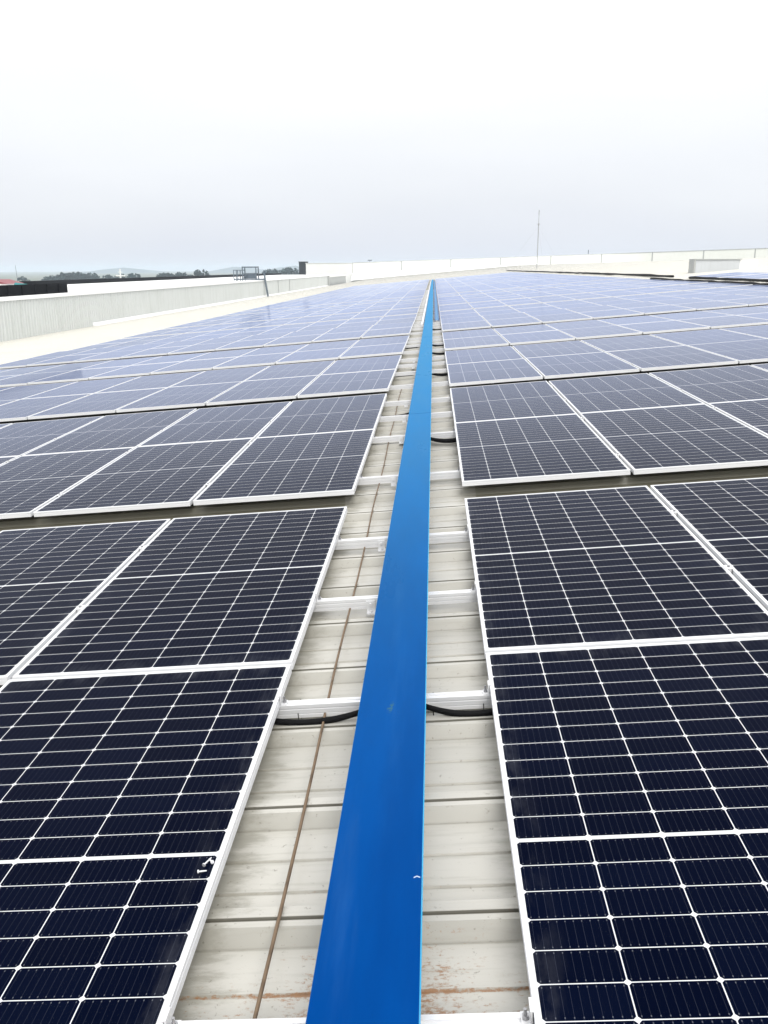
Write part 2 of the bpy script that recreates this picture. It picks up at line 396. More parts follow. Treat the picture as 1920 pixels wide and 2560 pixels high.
# --- solar arrays
def make_panel_meshes():
    sec = [(0.0012, TH), (0.0, TH-0.0012), (0.0, 0.0245), (0.0022, 0.024), (0.0022, 0.0205), (0.0, 0.020), (0.0, 0.0), (0.026, 0.0), (0.026, 0.002),
           (0.004, 0.002), (0.004, 0.026), (LIP, 0.026), (LIP, TH)]
    f = MB(); f.ring(W, L_, sec)
    fm = f.mesh('panel_frame', 'alu')
    a, b = W/2-LIP+0.0005, L_/2-LIP+0.0005
    g = MB(); g.box(-a, a, -b, b, TH-0.0065, TH-0.0014)
    gm = g.mesh('glass_sheet', 'glass')
    uv = gm.uv_layers.new(name='UVMap')
    for li, lo in enumerate(gm.loops):
        v = gm.vertices[lo.vertex_index].co
        uv.data[li].uv = (v.x+W/2, v.y+L_/2)
    gm.materials.append(MAT['back'])
    for p in gm.polygons:
        if p.normal.z < -0.5: p.material_index = 1
    return fm, gm
FRAME_ME, GLASS_ME = make_panel_meshes()
GX = 0.022; PX = W+GX; LX, RX = -0.5394, 0.2096
Y0 = [0.831, 5.879, 10.83, 15.853, 20.822, 25.82, 30.70]
Z0 = [-0.024, -0.011, 0.036, 0.022, 0.011, -0.023, -0.014]
Z1 = [-0.005, 0.024, 0.015, -0.016, 0.010, -0.022, -0.014]
NTAB, NCOL = 25, 9
for k in range(7, NTAB): Y0.append(Y0[-1]+4.955); Z0.append(-0.014+0.006*math.sin(k*2.1)); Z1.append(-0.014+0.006*math.sin(k*1.3))
TL = 2*L_+GX

cam_inv = None
def screen(p):
    """Where a roof-frame point falls in the camera's view (only used to tell which panels show largest)."""
    global cam_inv
    if cam_inv is None: cam_inv = SC.camera.matrix_world.inverted()
    q = cam_inv @ (RM @ Vector(p))
    f = 2200.6/2560
    if q.z > -0.05: return None
    return (0.5*0.75 + f*q.x/-q.z, 0.5 + f*q.y/-q.z)
def shown_area(cx, cy):
    a = 0; n = 8
    for i in range(n):
        for j in range(n):
            x0, x1 = cx-W/2+W*i/n, cx-W/2+W*(i+1)/n; y0, y1 = cy-L_/2+L_*j/n, cy-L_/2+L_*(j+1)/n
            q = [screen(p) for p in ((x0, y0, 0), (x1, y0, 0), (x1, y1, 0), (x0, y1, 0))]
            if None in q: continue
            mx = sum(p[0] for p in q)/4; my = sum(p[1] for p in q)/4
            if 0 < mx < 0.75 and 0 < my < 1:
                a += abs(sum(q[k][0]*q[(k+1) % 4][1]-q[(k+1) % 4][0]*q[k][1] for k in range(4)))/2
    return a
panels = []                                  # (area, matrix, side, row, column)
for t in range(NTAB):
    for h in range(2):
        row = 2*t+h+1
        yc = Y0[t]+L_/2+h*(L_+GX)
        f = (yc-Y0[t])/TL; zc = Z0[t]+(Z1[t]-Z0[t])*f; rx = math.atan2(Z1[t]-Z0[t], TL)
        for side in (-1, 1):
            for c in range(NCOL):
                xc = (RX+W/2+c*PX) if side > 0 else (LX-W/2-c*PX)
                rz = random.Random(row*100+side*20+c)
                jig = Matrix.Rotation(rx+rz.gauss(0, 0.0012), 4, 'X') @ Matrix.Rotation(rz.gauss(0, 0.0010), 4, 'Y')
                mt = RM @ T(xc+rz.gauss(0, 0.0012), yc+rz.gauss(0, 0.0015), zc) @ jig @ T(0, 0, -TH)
                panels.append((shown_area(xc, yc), mt, side, row, c+1))
for t in range(3):                           # the short block across the walkway
    for h in range(2):
        for c in range(2):
            xc, yc = 12.1+W/2+c*PX, 29.5+5*t+L_/2+h*(L_+GX)
            panels.append((shown_area(xc, yc), RM @ T(xc, yc, -0.01) @ T(0, 0, -TH), 2, 2*t+h+1, c+1))
seen = [p for p in panels if p[0] > 0]
seen.sort(key=lambda p: -p[0])
LOOK = lambda row: 'blue-black' if row <= 2 else ('navy' if row <= 6 else ('slate blue' if row <= 12 else 'pale lilac'))
def panel_label(side, row, c):
    if side == 2: return 'pale solar panel in the short block over the walkway, %s row, %s column' % (ordn(row), ordn(c))
    where = 'parapet' if side < 0 else 'mast'
    if c == 1: return '%s solar panel bordering the blue tray on its %s side, %s row' % (LOOK(row), where, ordn(row))
    return '%s solar panel, %s out from the blue tray towards the %s, %s row' % (LOOK(row), ordn(c), where, ordn(row))
for area, mt, side, row, c in seen[:300]:
    t = thing('solar_panel', panel_label(side, row, c), 'solar panel', mt, 'solar panels laid in rows on the roof')
    fr = bpy.data.objects.new('panel_frame', FRAME_ME); C.objects.link(fr); fr.parent = t
    gl = bpy.data.objects.new('glass_sheet', GLASS_ME); C.objects.link(gl); gl.parent = t
def far_field():
    """Every panel past the 300 that show largest, as one object."""
    rest = [p[1] for p in seen[300:]]
    verts, faces, uvs, mats = [], [], [], []
    # simple frame (no hollow underside) and glass: nobody sees more at 60 m and beyond
    f = MB(); f.ring(W, L_, [(0.0, TH), (0.0, 0.0), (0.026, 0.0), (LIP, 0.026), (LIP, TH)])
    a, b = W/2-LIP+0.0005, L_/2-LIP+0.0005; z = TH-0.0014
    for mt in rest:
        k = len(verts)
        verts += [tuple(mt @ Vector(v)) for v in f.v]
        for q in f.f: faces.append(tuple(i+k for i in q)); mats.append(0); uvs += [(0, 0)]*4
        k = len(verts)
        verts += [tuple(mt @ Vector(v)) for v in ((-a, -b, z), (a, -b, z), (a, b, z), (-a, b, z))]
        faces.append((k, k+1, k+2, k+3)); mats.append(1); uvs += [(W/2+x, L_/2+y) for x, y in ((-a, -b), (a, -b), (a, b), (-a, b))]
    me = bpy.data.meshes.new('far_solar_panels'); me.from_pydata(verts, [], faces); me.update()
    me.materials.append(MAT['alu']); me.materials.append(MAT['glass'])
    uv = me.uv_layers.new(name='UVMap')
    for p, mi in zip(me.polygons, mats): p.material_index = mi
    for li, q in enumerate(uvs): uv.data[li].uv = q
    o = bpy.data.objects.new('far_solar_panels', me); C.objects.link(o)
    tag(o, 'pale glare-washed solar panels filling the far end of the roof', 'solar panels', None, 'stuff')
far_field()

# --- mounting rails with their clamps and feet
RAILS = {0: (1.445, 2.85, 3.865, 4.80), 1: (6.36, 7.92, 9.02, 10.02), 2: (11.35, 12.90, 14.02, 14.95)}
def make_rail_meshes():
    p = [(-0.020, 0.0), (-0.020, 0.012), (-0.017, 0.013), (-0.017, 0.016), (-0.020, 0.017), (-0.020, 0.031), (-0.017, 0.032), (-0.017, 0.036), (-0.020, 0.037), (-0.020, 0.050),
         (-0.006, 0.050), (-0.006, 0.045), (0.006, 0.045), (0.006, 0.050), (0.020, 0.050), (0.020, 0.0)]
    b = MB(); b.prism_x(p, LX-NCOL*PX+0.02, RX+NCOL*PX-0.02)
    bar = b.mesh('rail_bar', 'rail')
    def clamp(sx):
        m = MB()                             # a Z: foot on the rail, web up the frame's side, lip over its top
        z0, zt = 0.050, 0.050+TH
        m.box(min(0, sx*0.022), max(0, sx*0.022), -0.018, 0.018, z0, z0+0.004)
        m.box(min(0, sx*0.004), max(0, sx*0.004), -0.018, 0.018, z0+0.0041, zt+0.0035)
        m.box(min(-sx*0.008, -sx*0.0001), max(-sx*0.008, -sx*0.0001), -0.018, 0.018, zt+0.0008, zt+0.0035)
        return m
    ends = {}
    for sx in (-1, 1):
        m = clamp(sx); ends[sx] = m.mesh('end_clamp', 'rail')
        q = MB(); q.tube([(sx*0.013, 0, 0.054), (sx*0.013, 0, 0.064)], 0.0075, 6); q.tube([(sx*0.013, 0, 0.064), (sx*0.013, 0, 0.078)], 0.0035, 8)
        ends[sx, 'bolt'] = q.mesh('clamp_bolt', 'steel')
    m = MB(); m.box(-0.019, 0.019, -0.025, 0.025, 0.050+TH+0.0006, 0.050+TH+0.004); m.box(-0.006, 0.006, -0.024, 0.024, 0.050, 0.050+TH)
    mid = m.mesh('mid_clamp', 'rail')
    q = MB(); q.tube([(0, 0, 0.050+TH+0.0041), (0, 0, 0.050+TH+0.011)], 0.007, 6)
    midb = q.mesh('clamp_bolt', 'steel')
    m = MB(); m.box(-0.02, 0.02, -0.052, -0.0205, -0.019, -0.013); m.box(-0.02, 0.02, -0.0265, -0.0205, -0.0129, 0.038)
    m.tube([(0, -0.040, -0.0129), (0, -0.040, -0.004)], 0.007, 6); m.tube([(0, -0.034, 0.022), (0, -0.0265, 0.022)], 0.0075, 6)
    foot = m.mesh('rail_foot', 'rail')
    return bar, ends, mid, midb, foot
BAR, ENDS, MIDC, MIDB, FOOT = make_rail_meshes()
def kid(name, me, parent, loc=(0, 0, 0)):
    o = bpy.data.objects.new(name, me); C.objects.link(o); o.parent = parent; o.location = loc; return o
def make_rails():
    for t in range(13):
        ys = RAILS.get(t) or tuple(Y0[t]+d for d in (0.52, 2.05, 3.10, 4.05))
        for i, y in enumerate(ys):
            f = (y-Y0[t])/TL; z = Z0[t]+(Z1[t]-Z0[t])*f
            row = 2*t+1+i//2
            r = thing('mounting_rail', 'silver aluminium rail crossing beneath the blue tray, %s of two under panel row %s' % (('first', 'second')[i % 2], ordn(row).replace('first', 'one') if False else ordn(row)),
                      'mounting rail', RM @ T(0, y, z-TH-0.050), 'aluminium rails carrying the solar panels')
            kid('rail_bar', BAR, r)
            for sx, x in ((1, LX+0.001), (-1, RX-0.001)):
                e = kid('end_clamp', ENDS[sx], r, (x, 0, 0)); kid('clamp_bolt', ENDS[sx, 'bolt'], e)
            if t < 3:
                for s in (-1, 1):
                    for c in range(1, (2, 4, 6)[t]+1):
                        x = (RX+c*PX-GX/2) if s > 0 else (LX-c*PX+GX/2)
                        e = kid('mid_clamp', MIDC, r, (x, 0, 0)); kid('clamp_bolt', MIDB, e)
            if t < 3 and i in (2, 3) or t == 1:
                kid('rail_foot', FOOT, r, (-0.305 + 0.02*math.sin(i*7+t), 0, 0))
            if t < 6: kid('rail_foot', FOOT, r, (RX+0.55, 0, 0))
make_rails()

# --- the blue cable tray along the aisle
def make_tray():
    x0, x1, zt, zb = -0.227, -0.010, 0.048, -0.035
    r = thing('cable_tray', 'long blue steel cable tray with flat lids running up the aisle', 'cable tray', RM)
    body = MB()
    body.prism_y([(x0+0.004, zb), (x1-0.004, zb), (x1-0.004, zt-0.004), (x1-0.006, zt-0.004), (x1-0.006, zb+0.002), (x0+0.006, zb+0.002), (x0+0.006, zt-0.004), (x0+0.004, zt-0.004)], -1.0, 118.0)
    body.build('tray_channel', 'tray', r)
    ys = [-1.0, 8.62] + [8.62+5.0*k for k in range(1, 22)]
    for k in range(len(ys)-1):
        m = MB(); dz = 0.0008*(k % 2)
        a, b = ys[k], ys[k+1]-0.003
        z = zt+dz
        m.prism_y([(x0, z-0.022), (x0+0.0015, z-0.022), (x0+0.0015, z-0.002), (x1-0.0015, z-0.002), (x1-0.0015, z-0.022), (x1, z-0.022), (x1, z-0.0015), (x1-0.0015, z), (x0+0.0015, z), (x0, z-0.0015)], a, b)
        m.build('tray_lid', 'tray', r)
    # the ladder-type branch that joins further up
    q = thing('cable_ladder', 'narrow blue cable ladder starting partway up the aisle beside the tray', 'cable ladder', RM)
    for x in (0.055, 0.165):
        m = MB(); m.prism_y([(x-0.008, -0.035), (x+0.008, -0.035), (x+0.008, 0.03), (x-0.008, 0.03)], 25.2, 112.0); m.build('side_rail', 'bluerail', q)
    m = MB()
    for k in range(150):
        y = 25.4+0.5*k
        m.box(0.0635, 0.1565, y, y+0.22, -0.012, 0.004)
    o = m.build('rungs', 'palebl', q); tag(o, kind='stuff')
    s = MB(); s.prism_y([(-0.325, -0.03), (-0.262, -0.03), (-0.262, 0.0), (-0.325, 0.0)], 24.0, 116.0)
    o = s.build('aluminium_trunking', 'rail'); o.matrix_world = RM
    tag(o, 'thin white aluminium trunking hugging the parapet side of the blue tray far up the aisle', 'trunking')
make_tray()

def make_cables():
    """Black cable bundles that leave the panels over the rails and dip into the tray."""
    def sag(xa, xb, y, za, zb, drop, dy):
        return [(xa+(xb-xa)*u, y-dy*4*u*(1-u), za+(zb-za)*u-drop*4*u*(1-u)) for u in [k/14 for k in range(15)]]
    spots = [(-1, 2.82), (1, 2.82), (1, 7.86), (-1, 9.45), (1, 12.95), (-1, 13.20), (1, 16.2), (1, 17.9), (1, 22.6), (-1, 17.95)]
    for s, y in spots:
        m = MB()
        if s < 0: p = sag(-0.66, -0.20, y-0.012, -0.066, -0.060, 0.030, 0.030); rad = 0.0125
        else: p = sag(-0.03, 0.36, y-0.012, -0.064, -0.054, 0.034, 0.030); rad = 0.0130
        if y > 5: rad = 0.021 if s > 0 else 0.016
        m.tube(p, [rad*(0.72+0.28*math.sin(math.pi*k/14)) for k in range(15)], 8)
        o = m.build('cable_bundle', 'black', None, True); o.matrix_world = RM
        n = sum(1 for q in spots if q[0] == s and q[1] <= y)
        tag(o, 'black cable bundle drooping into the blue tray from its %s side, %s up the aisle' % ('parapet' if s < 0 else 'mast', ordn(n)), 'cable', 'black cables crossing the aisle')
    for s, y, x in ((-1, 2.85, -0.478), (1, 2.85, 0.005), (1, 2.85, 0.185)):
        m = MB()
        y0, y1, z0, z1 = y-0.0225, y+0.0225, -0.115, -0.0515
        m.tube([(x, y0, z0), (x, y0, z1), (x, y1, z1), (x, y1, z0), (x, y0, z0)], 0.0016, 6); m.tube([(x, y1, z1), (x+0.004, y1+0.01, z1+0.028)], 0.0016, 6)
        o = m.build('cable_tie', 'black'); o.matrix_world = RM @ T(0, 0, -0.031)
        tag(o, {(-1, -0.478): 'thin black cable tie looped round the rail on the parapet side', (1, 0.005): 'thin black cable tie on the rail, touching the blue tray edge',
                (1, 0.185): 'thin cable tie on the rail close to the mast side panel'}[s, x], 'cable tie')
    m = MB()                                 # the rusty rod on the roof ribs
    m.tube([(-0.362+0.004*math.sin(k*0.9)-0.0046*k*0.35, -1.0+0.35*k, -0.0905+0.0015*math.sin(k*1.7)) for k in range(38)], 0.0049, 8)
    o = m.build('rusty_rod', 'rust', None, True); o.matrix_world = RM
    tag(o, 'thin rusty steel rod lying along the aisle over the roof ribs', 'rod')
    # black bundles by the walkway; dark tube added for shade along the array edge
    def beaded(name, label, x, ya, yb, z, r, step):
        m = MB(); n = int((yb-ya)/step); rr = random.Random(5)
        m.tube([(x+rr.gauss(0, 0.02), ya+step*k, z+rr.gauss(0, 0.006)) for k in range(n+1)], [r*(0.75+0.5*rr.random()) for k in range(n+1)], 7)
        o = m.build(name, 'black', None, True); o.matrix_world = RM; tag(o, label, 'cable')
    beaded('cable_bundle', 'long black cable bundle on the walkway running towards the mast', 11.95, 46.0, 150.0, 0.0, 0.065, 1.6)
    beaded('cable_bundle', 'added dark strip for the shade along the top edge of the solar array', 10.72, 24.0, 46.0, -0.02, 0.06, 0.9)  # dark tube added where only shade lies beneath the panel edge
    beaded('cable_bundle', 'black cable bundle under the short block across the walkway', 12.02, 28.0, 44.0, -0.05, 0.055, 0.9)
make_cables()

# --- loose screws on the panel
def make_screws():
    for (x, y, ang, ln), lab in zip(((-0.578, 1.915, 1.15, 0.030), (-0.560, 1.925, 2.3, 0.016), (-0.585, 1.888, 0.12, 0.020)),
                                    ('longest loose screw lying on the blue-black panel by the aisle', 'short loose screw tucked against the long one on the panel', 'small loose screw lying flat apart from the other two')):
        m = MB(); n = 10
        m.tube([(0, 0, 0), (ln, 0, 0)], [0.0022, 0.0014], 8); m.tube([(-0.003, 0, 0), (0, 0, 0)], 0.005, 8)
        for k in range(n):
            u = ln*(0.2+0.75*k/n); m.tube([(u, 0, 0), (u+0.0006, 0, 0)], 0.0027-0.0007*k/n, 8)
        o = m.build('loose_screw', 'screw'); z = Z0[0]+(Z1[0]-Z0[0])*(y-Y0[0])/TL
        o.matrix_world = RM @ T(x, y, z+0.0045) @ Matrix.Rotation(ang, 4, 'Z')
        tag(o, lab, 'screw', 'loose screws left on the panel')
make_screws()

# --- parapet wall on the low side
WX = -19.30
ZB = WX*TA+ZP
def make_parapet():
    t = thing('parapet_wall', 'long grey corrugated parapet wall along the low edge of the roof', 'wall', T(0, 0, 0))
    p, prof = 0.30, []
    y = 12.0
    while y < 165.0:
        prof += [(WX, y), (WX, y+0.17), (WX+0.028, y+0.195), (WX+0.028, y+0.275)]; y += p
    m = MB(); n = len(prof)
    m.add([(x, q, ZB-0.05) for x, q in prof]+[(x, q, 0.13) for x, q in prof], [(i, i+1, n+i+1, n+i) for i in range(n-1)])
    m.box(WX-0.95, WX-0.01, 12.0, 165.0, ZB-2.0, 0.12)
    m.build('wall_cladding', 'wall', t)
    c = MB(); c.prism_y([(WX-1.0, 0.1305), (WX+0.05, 0.1305), (WX+0.06, 0.06), (WX+0.065, 0.06), (WX+0.062, 0.165), (WX-1.0, 0.185)], 11.9, 165.1); c.build('wall_cap', 'white', t)
    f = MB(); f.prism_y([(WX+0.031, ZB+0.02), (WX+0.34, ZB+0.06), (WX+0.34, ZB+0.09), (WX+0.05, ZB+0.13), (WX+0.031, ZB+0.24)], 50.0, 165.0); f.build('base_flashing', 'white', t)
    for y in (112.0, 121.0): 
        s = MB(); s.box(WX+0.029, WX+0.06, y, y+0.25, ZB+0.25, 0.05); s.build('joint_strip', 'seam', t)
    s = MB(); s.box(WX-0.3, WX+0.35, 165.12, 165.6, ZB-0.3, 0.17); s.build('end_post', 'seam', t)
make_parapet()

def make_platform():
    y0, y1 = 102.2, 103.6
    t = thing('access_platform', 'small galvanised platform with guard rails and a ladder over the parapet', 'platform', T(0, 0, 0))
    l = MB()
    for y in (y0+0.15, y0+0.75): l.tube([(WX+0.45, y, ZB+0.05), (WX+0.15, y, 0.35), (WX+0.10, y, 1.25)], 0.055, 6)
    for k in range(9): l.tube([(WX+0.44-0.3*k/9, y0+0.15, ZB+0.2+0.22*k), (WX+0.44-0.3*k/9, y0+0.75, ZB+0.2+0.22*k)], 0.025, 6)
    l.build('ladder', 'zinc', t)
    d = MB(); d.box(-22.6, WX+0.1, y0, y1, 0.20, 0.34); d.build('deck', 'zinc', t)
    g = MB()
    for x in (-21.6, -20.05):
        for y in (y0, y1): g.tube([(x, y, -0.4), (x, y, 1.62)], 0.07, 6)
    for y in (y0, y1): g.tube([(-21.65, y, 1.60), (-20.0, y, 1.60)], 0.085, 6); g.tube([(-21.6, y, 0.92), (-20.05, y, 0.92)], 0.05, 6); g.tube([(-21.6, y, 0.35), (-20.9, y, 0.92)], 0.05, 6)
    for x in (-21.6, -20.05): g.tube([(x, y0, 1.60), (x, y1, 1.60)], 0.07, 6); g.tube([(x, y0, 0.92), (x, y1, 0.92)], 0.05, 6)
    g.box(-21.5, -20.2, y0+0.2, y1-0.2, 0.36, 0.85)
    g.build('guard_rail', 'zinc', t)
    h = MB()
    for x in (-22.6, -22.15): 
        for y in (y0, y1): h.tube([(x, y, -0.3), (x, y, 1.28)], 0.05, 6)
    for y in (y0, y1): h.tube([(-22.65, y, 1.27), (-21.6, y, 1.27)], 0.045, 6); h.tube([(-22.65, y, 0.8), (-21.6, y, 0.8)], 0.035, 6)
    h.tube([(-22.6, y0, 1.27), (-22.6, y1, 1.27)], 0.045, 6)
    h.build('lower_rail', 'zinc', t)
make_platform()

# --- what stands beyond the parapet
def make_neighbour():
    t = thing('neighbouring_building', 'flat white roofed building just over the parapet wall', 'building', T(0, 0, 0))
    m = MB(); m.box(-36.0, WX-1.02, 20.0, 215.0, -0.25, 0.02); m.build('roof', 'white', t)
    m = MB(); m.box(-35.6, WX-1.4, 20.4, 214.6, -9.99, -0.251); m.build('outer_wall', 'wall', t)
    m = MB(); m.box(-37.2, -36.003, 80.0, 215.0, -0.2, 0.42); m.build('dark_edge_trim', 'blacksheet', t)
    s = MB()
    s.box(-20.75, -20.66, 22.0, 50.3, 0.0205, 0.70)
    for k in range(19): s.box(-20.655, -20.60, 22.0+1.5*k, 22.06+1.5*k, 0.0205, 0.66)
    o = s.build('black_screen', 'blacksheet'); tag(o, 'low black screen standing behind the near stretch of the parapet', 'screen')
    r = thing('red_roofed_shed', 'small red roofed shed showing over the black screen', 'shed', T(-25.6, 52.0, 0.02))
    m = MB(); m.box(-1.1, 1.1, -1.0, 1.0, 0.0, 0.62); m.build('shed_wall', 'white', r)
    m = MB(); m.prism_y([(-1.2, 0.621), (1.2, 0.621), (0.3, 0.86), (-0.3, 0.86)], -1.1, 1.1); m.build('shed_roof', 'red', r)
    m = MB(); m.add([(-0.5, 0, 0), (0.5, 0, 0), (0.35, 0, 0.22), (-0.45, 0.3, 0.30), (-0.4, 0.9, 0.05), (0.5, 0.9, 0.05)], [(0, 1, 2, 3), (3, 2, 5, 4), (0, 3, 4), (1, 5, 2), (0, 4, 5, 1)])
    o = m.build('tarpaulin', 'teal'); o.location = (-23.5, 50.6, 0.42); tag(o, 'crumpled teal tarpaulin draped behind the black screen', 'tarpaulin')
    b = MB(); b.box(-24.2, -22.8, 50.5, 51.6, 0.0205, 0.42); o = b.build('white_crate', 'white'); tag(o, 'plain white crate that carries the teal tarpaulin', 'crate')
make_neighbour()

# --- far end of the roof
FY = 300.0
def make_far_end():
    t = thing('end_wall', 'long cream cladding wall closing the far end of the roof', 'wall', T(0, 0, 0))
    zt = lambda x: 3.60+(x+10.6)*0.0292
    x0, x1 = -26.7, 112.0
    m = MB(); d = 1.2
    m.add([(x0, FY, -6), (x1, FY, -6), (x1, FY, zt(x1)), (x0, FY, zt(x0)), (x0, FY+d, -6), (x1, FY+d, -6), (x1, FY+d, zt(x1)), (x0, FY+d, zt(x0))],
          [(0, 1, 2, 3), (4, 7, 6, 5), (3, 2, 6, 7), (0, 3, 7, 4), (1, 5, 6, 2)])
    m.build('wall_cladding', 'farwall', t)
    c = MB(); c.add([(x0, FY-0.15, zt(x0)+0.005), (x1, FY-0.15, zt(x1)+0.005), (x1, FY-0.15, zt(x1)+0.20), (x0, FY-0.15, zt(x0)+0.20), (x0, FY+d, zt(x0)+0.005), (x1, FY+d, zt(x1)+0.005), (x1, FY+d, zt(x1)+0.20), (x0, FY+d, zt(x0)+0.20)],
                    [(0, 1, 2, 3), (4, 7, 6, 5), (3, 2, 6, 7), (0, 3, 7, 4), (1, 5, 6, 2), (0, 4, 5, 1)]); c.build('wall_cap', 'grey', t)
    for k in range(9):
        x = -10.6+16.2*k
        if x > x1: break
        s = MB(); s.box(x-0.16, x+0.16, FY-0.10, FY-0.003, -2.5, zt(x)-0.003); s.build('joint_strip', 'seam', t)
    f = MB(); f.add([(x0, FY-7, -2.4), (x1*0.3, FY-7, 2.5), (x1*0.3, FY-0.12, 2.9), (x0, FY-0.12, -0.1)], [(0, 1, 2, 3)]); f.build('base_flashing', 'white', t)
    b = thing('plant_room', 'plain white plant room block at the far end of the parapet', 'building', T(-34.4, FY+3, 0))
    m = MB(); m.box(-7.6, 7.6, -4, 4, -9.99, 3.05); m.build('outer_wall', 'white', b)
    m = MB(); m.box(-7.75, 7.7, -4.15, 4.15, 3.055, 3.18); m.build('roof_edge', 'white', b)
    k = MB(); k.box(-44.3, -42.05, FY-1.0, FY+5, -9.99, 3.5); k.box(-44.5, -42.02, FY-1.2, FY+5.2, 3.505, 3.65)
    o = k.build('dark_shaft', 'blacksheet'); tag(o, 'narrow black shaft abutting the white plant room', 'shaft')
    # mast with guys
    mt = thing('antenna_mast', 'slim grey antenna mast with guy wires on the roof', 'mast', T(16.8, 150.0, 1.2))
    m = MB(); m.tube([(0, 0, 0), (0.0, 0, 6.9)], 0.07, 8); m.tube([(0, 0, 6.9), (0.0, 0, 8.3)], 0.045, 8); m.tube([(0, 0, 8.3), (0, 0, 9.1)], 0.065, 8); m.build('pole', 'mastgrey', mt)
    m = MB(); m.tube([(0, 0, 6.7), (0, 0, 7.1)], 0.11, 8); m.tube([(-0.28, 0, 6.95), (0.28, 0, 6.95)], 0.03, 6); m.build('bracket', 'mastgrey', mt)
    for e in ((-5.2, 1.5, -0.4), (4.4, 3.0, 0.2), (0.5, -5.0, 0)):
        m = MB(); m.tube([(0, 0, 6.6), e], 0.006, 5); m.build('guy_wire', 'mastgrey', mt)
    m = MB(); m.box(-0.3, 0.3, -0.3, 0.3, -0.2, 0.05); m.build('base_plate', 'mastgrey', mt)
    # grey unit beside the walkway
    z = 15.7*TA+ZP
    u = thing('vent_housing', 'low grey sheet metal vent housing on the upper roof', 'vent housing', T(15.68, 52.0, z))
    m = MB(); m.box(-1.2, 1.2, -0.5, 0.5, -0.16, 0.64); m.build('housing_body', 'grey', u)
    m = MB(); m.box(-1.27, 1.3, -0.58, 0.58, 0.643, 0.69); m.build('housing_lid', 'seam', u)
    m = MB(); m.box(-1.29, -1.203, -0.56, 0.5, -0.16, 0.64); m.build('corner_trim', 'seam', u)
    m = MB(); m.box(1.203, 2.1, -0.45, 0.5, -0.05, 0.62); m.box(2.103, 2.17, -0.47, 0.5, -0.05, 0.62); m.build('side_panel', 'white', u)
    v = MB(); x = 50.0; v.tube([(x, FY+0.5, zt(x)+0.15), (x, FY+0.5, zt(x)+1.5)], 0.12, 8); o = v.build('vent_pipe', 'zinc'); tag(o, 'small grey vent pipe standing on top of the end wall', 'pipe')
    v = MB(); v.tube([(-21.0, FY+0.5, zt(-21)+0.15), (-21.0, FY+0.5, zt(-21)+0.6)], 0.10, 8); v.tube([(-21.7, FY+0.5, zt(-21)+0.66), (-20.3, FY+0.5, zt(-21)+0.66)], 0.14, 8)
    o = v.build('roof_sensor', 'zinc'); tag(o, 'tiny T-shaped sensor on top of the end wall beside the plant room', 'sensor')
make_far_end()

# --- distance: trees, houses, pylon, hills
def tree(x, y, zb, h, wd, label, seed, kind='broad'):
    rr = random.Random(seed)
    t = thing('tree', label, 'tree', T(x, y, zb), 'trees beyond the roofs')
    k = MB(); k.tube([(0, 0, 0), (0.1*wd*rr.uniform(-1, 1), 0, h*0.35), (0, 0, h*0.7)], [0.05*h, 0.035*h, 0.012*h], 7)
    for a in range(5):
        th = a*1.26+rr.random(); k.tube([(0, 0, h*(0.3+0.06*a)), (0.3*wd*math.cos(th), 0.3*wd*math.sin(th), h*(0.55+0.06*a))], [0.02*h, 0.007*h], 5)
    k.build('trunk', 'bark', t)
    m = MB()
    clumps = []
    for c in range(26):
        th = rr.uniform(0, 6.283); q = math.sqrt(rr.random()); zz = rr.uniform(0.28, 0.93)
        w = 0.5*wd*(1-abs(zz-0.52)*1.3 if kind == 'broad' else 1.05-zz)
        clumps.append((w*q*math.cos(th), w*q*math.sin(th), h*zz, rr.uniform(0.10, 0.18)*min(wd, h)))
    for cx, cy, cz, r in clumps:
        for _ in range(60):
            d = Vector((rr.gauss(0, 1), rr.gauss(0, 1), rr.gauss(0, 1))).normalized()*r*rr.uniform(0.55, 1.1)
            p = Vector((cx, cy, cz))+d; s = r*rr.uniform(0.25, 0.5)
            a = Vector((rr.gauss(0, 1), rr.gauss(0, 1), rr.gauss(0, 1))).normalized(); b = a.cross(Vector((rr.gauss(0, 1), rr.gauss(0, 1), 1))).normalized()
            m.add([p-a*s, p-b*s*0.7, p+a*s, p+b*s*0.7], [(0, 1, 2, 3)])
    m.build('crown', 'leaf', t)
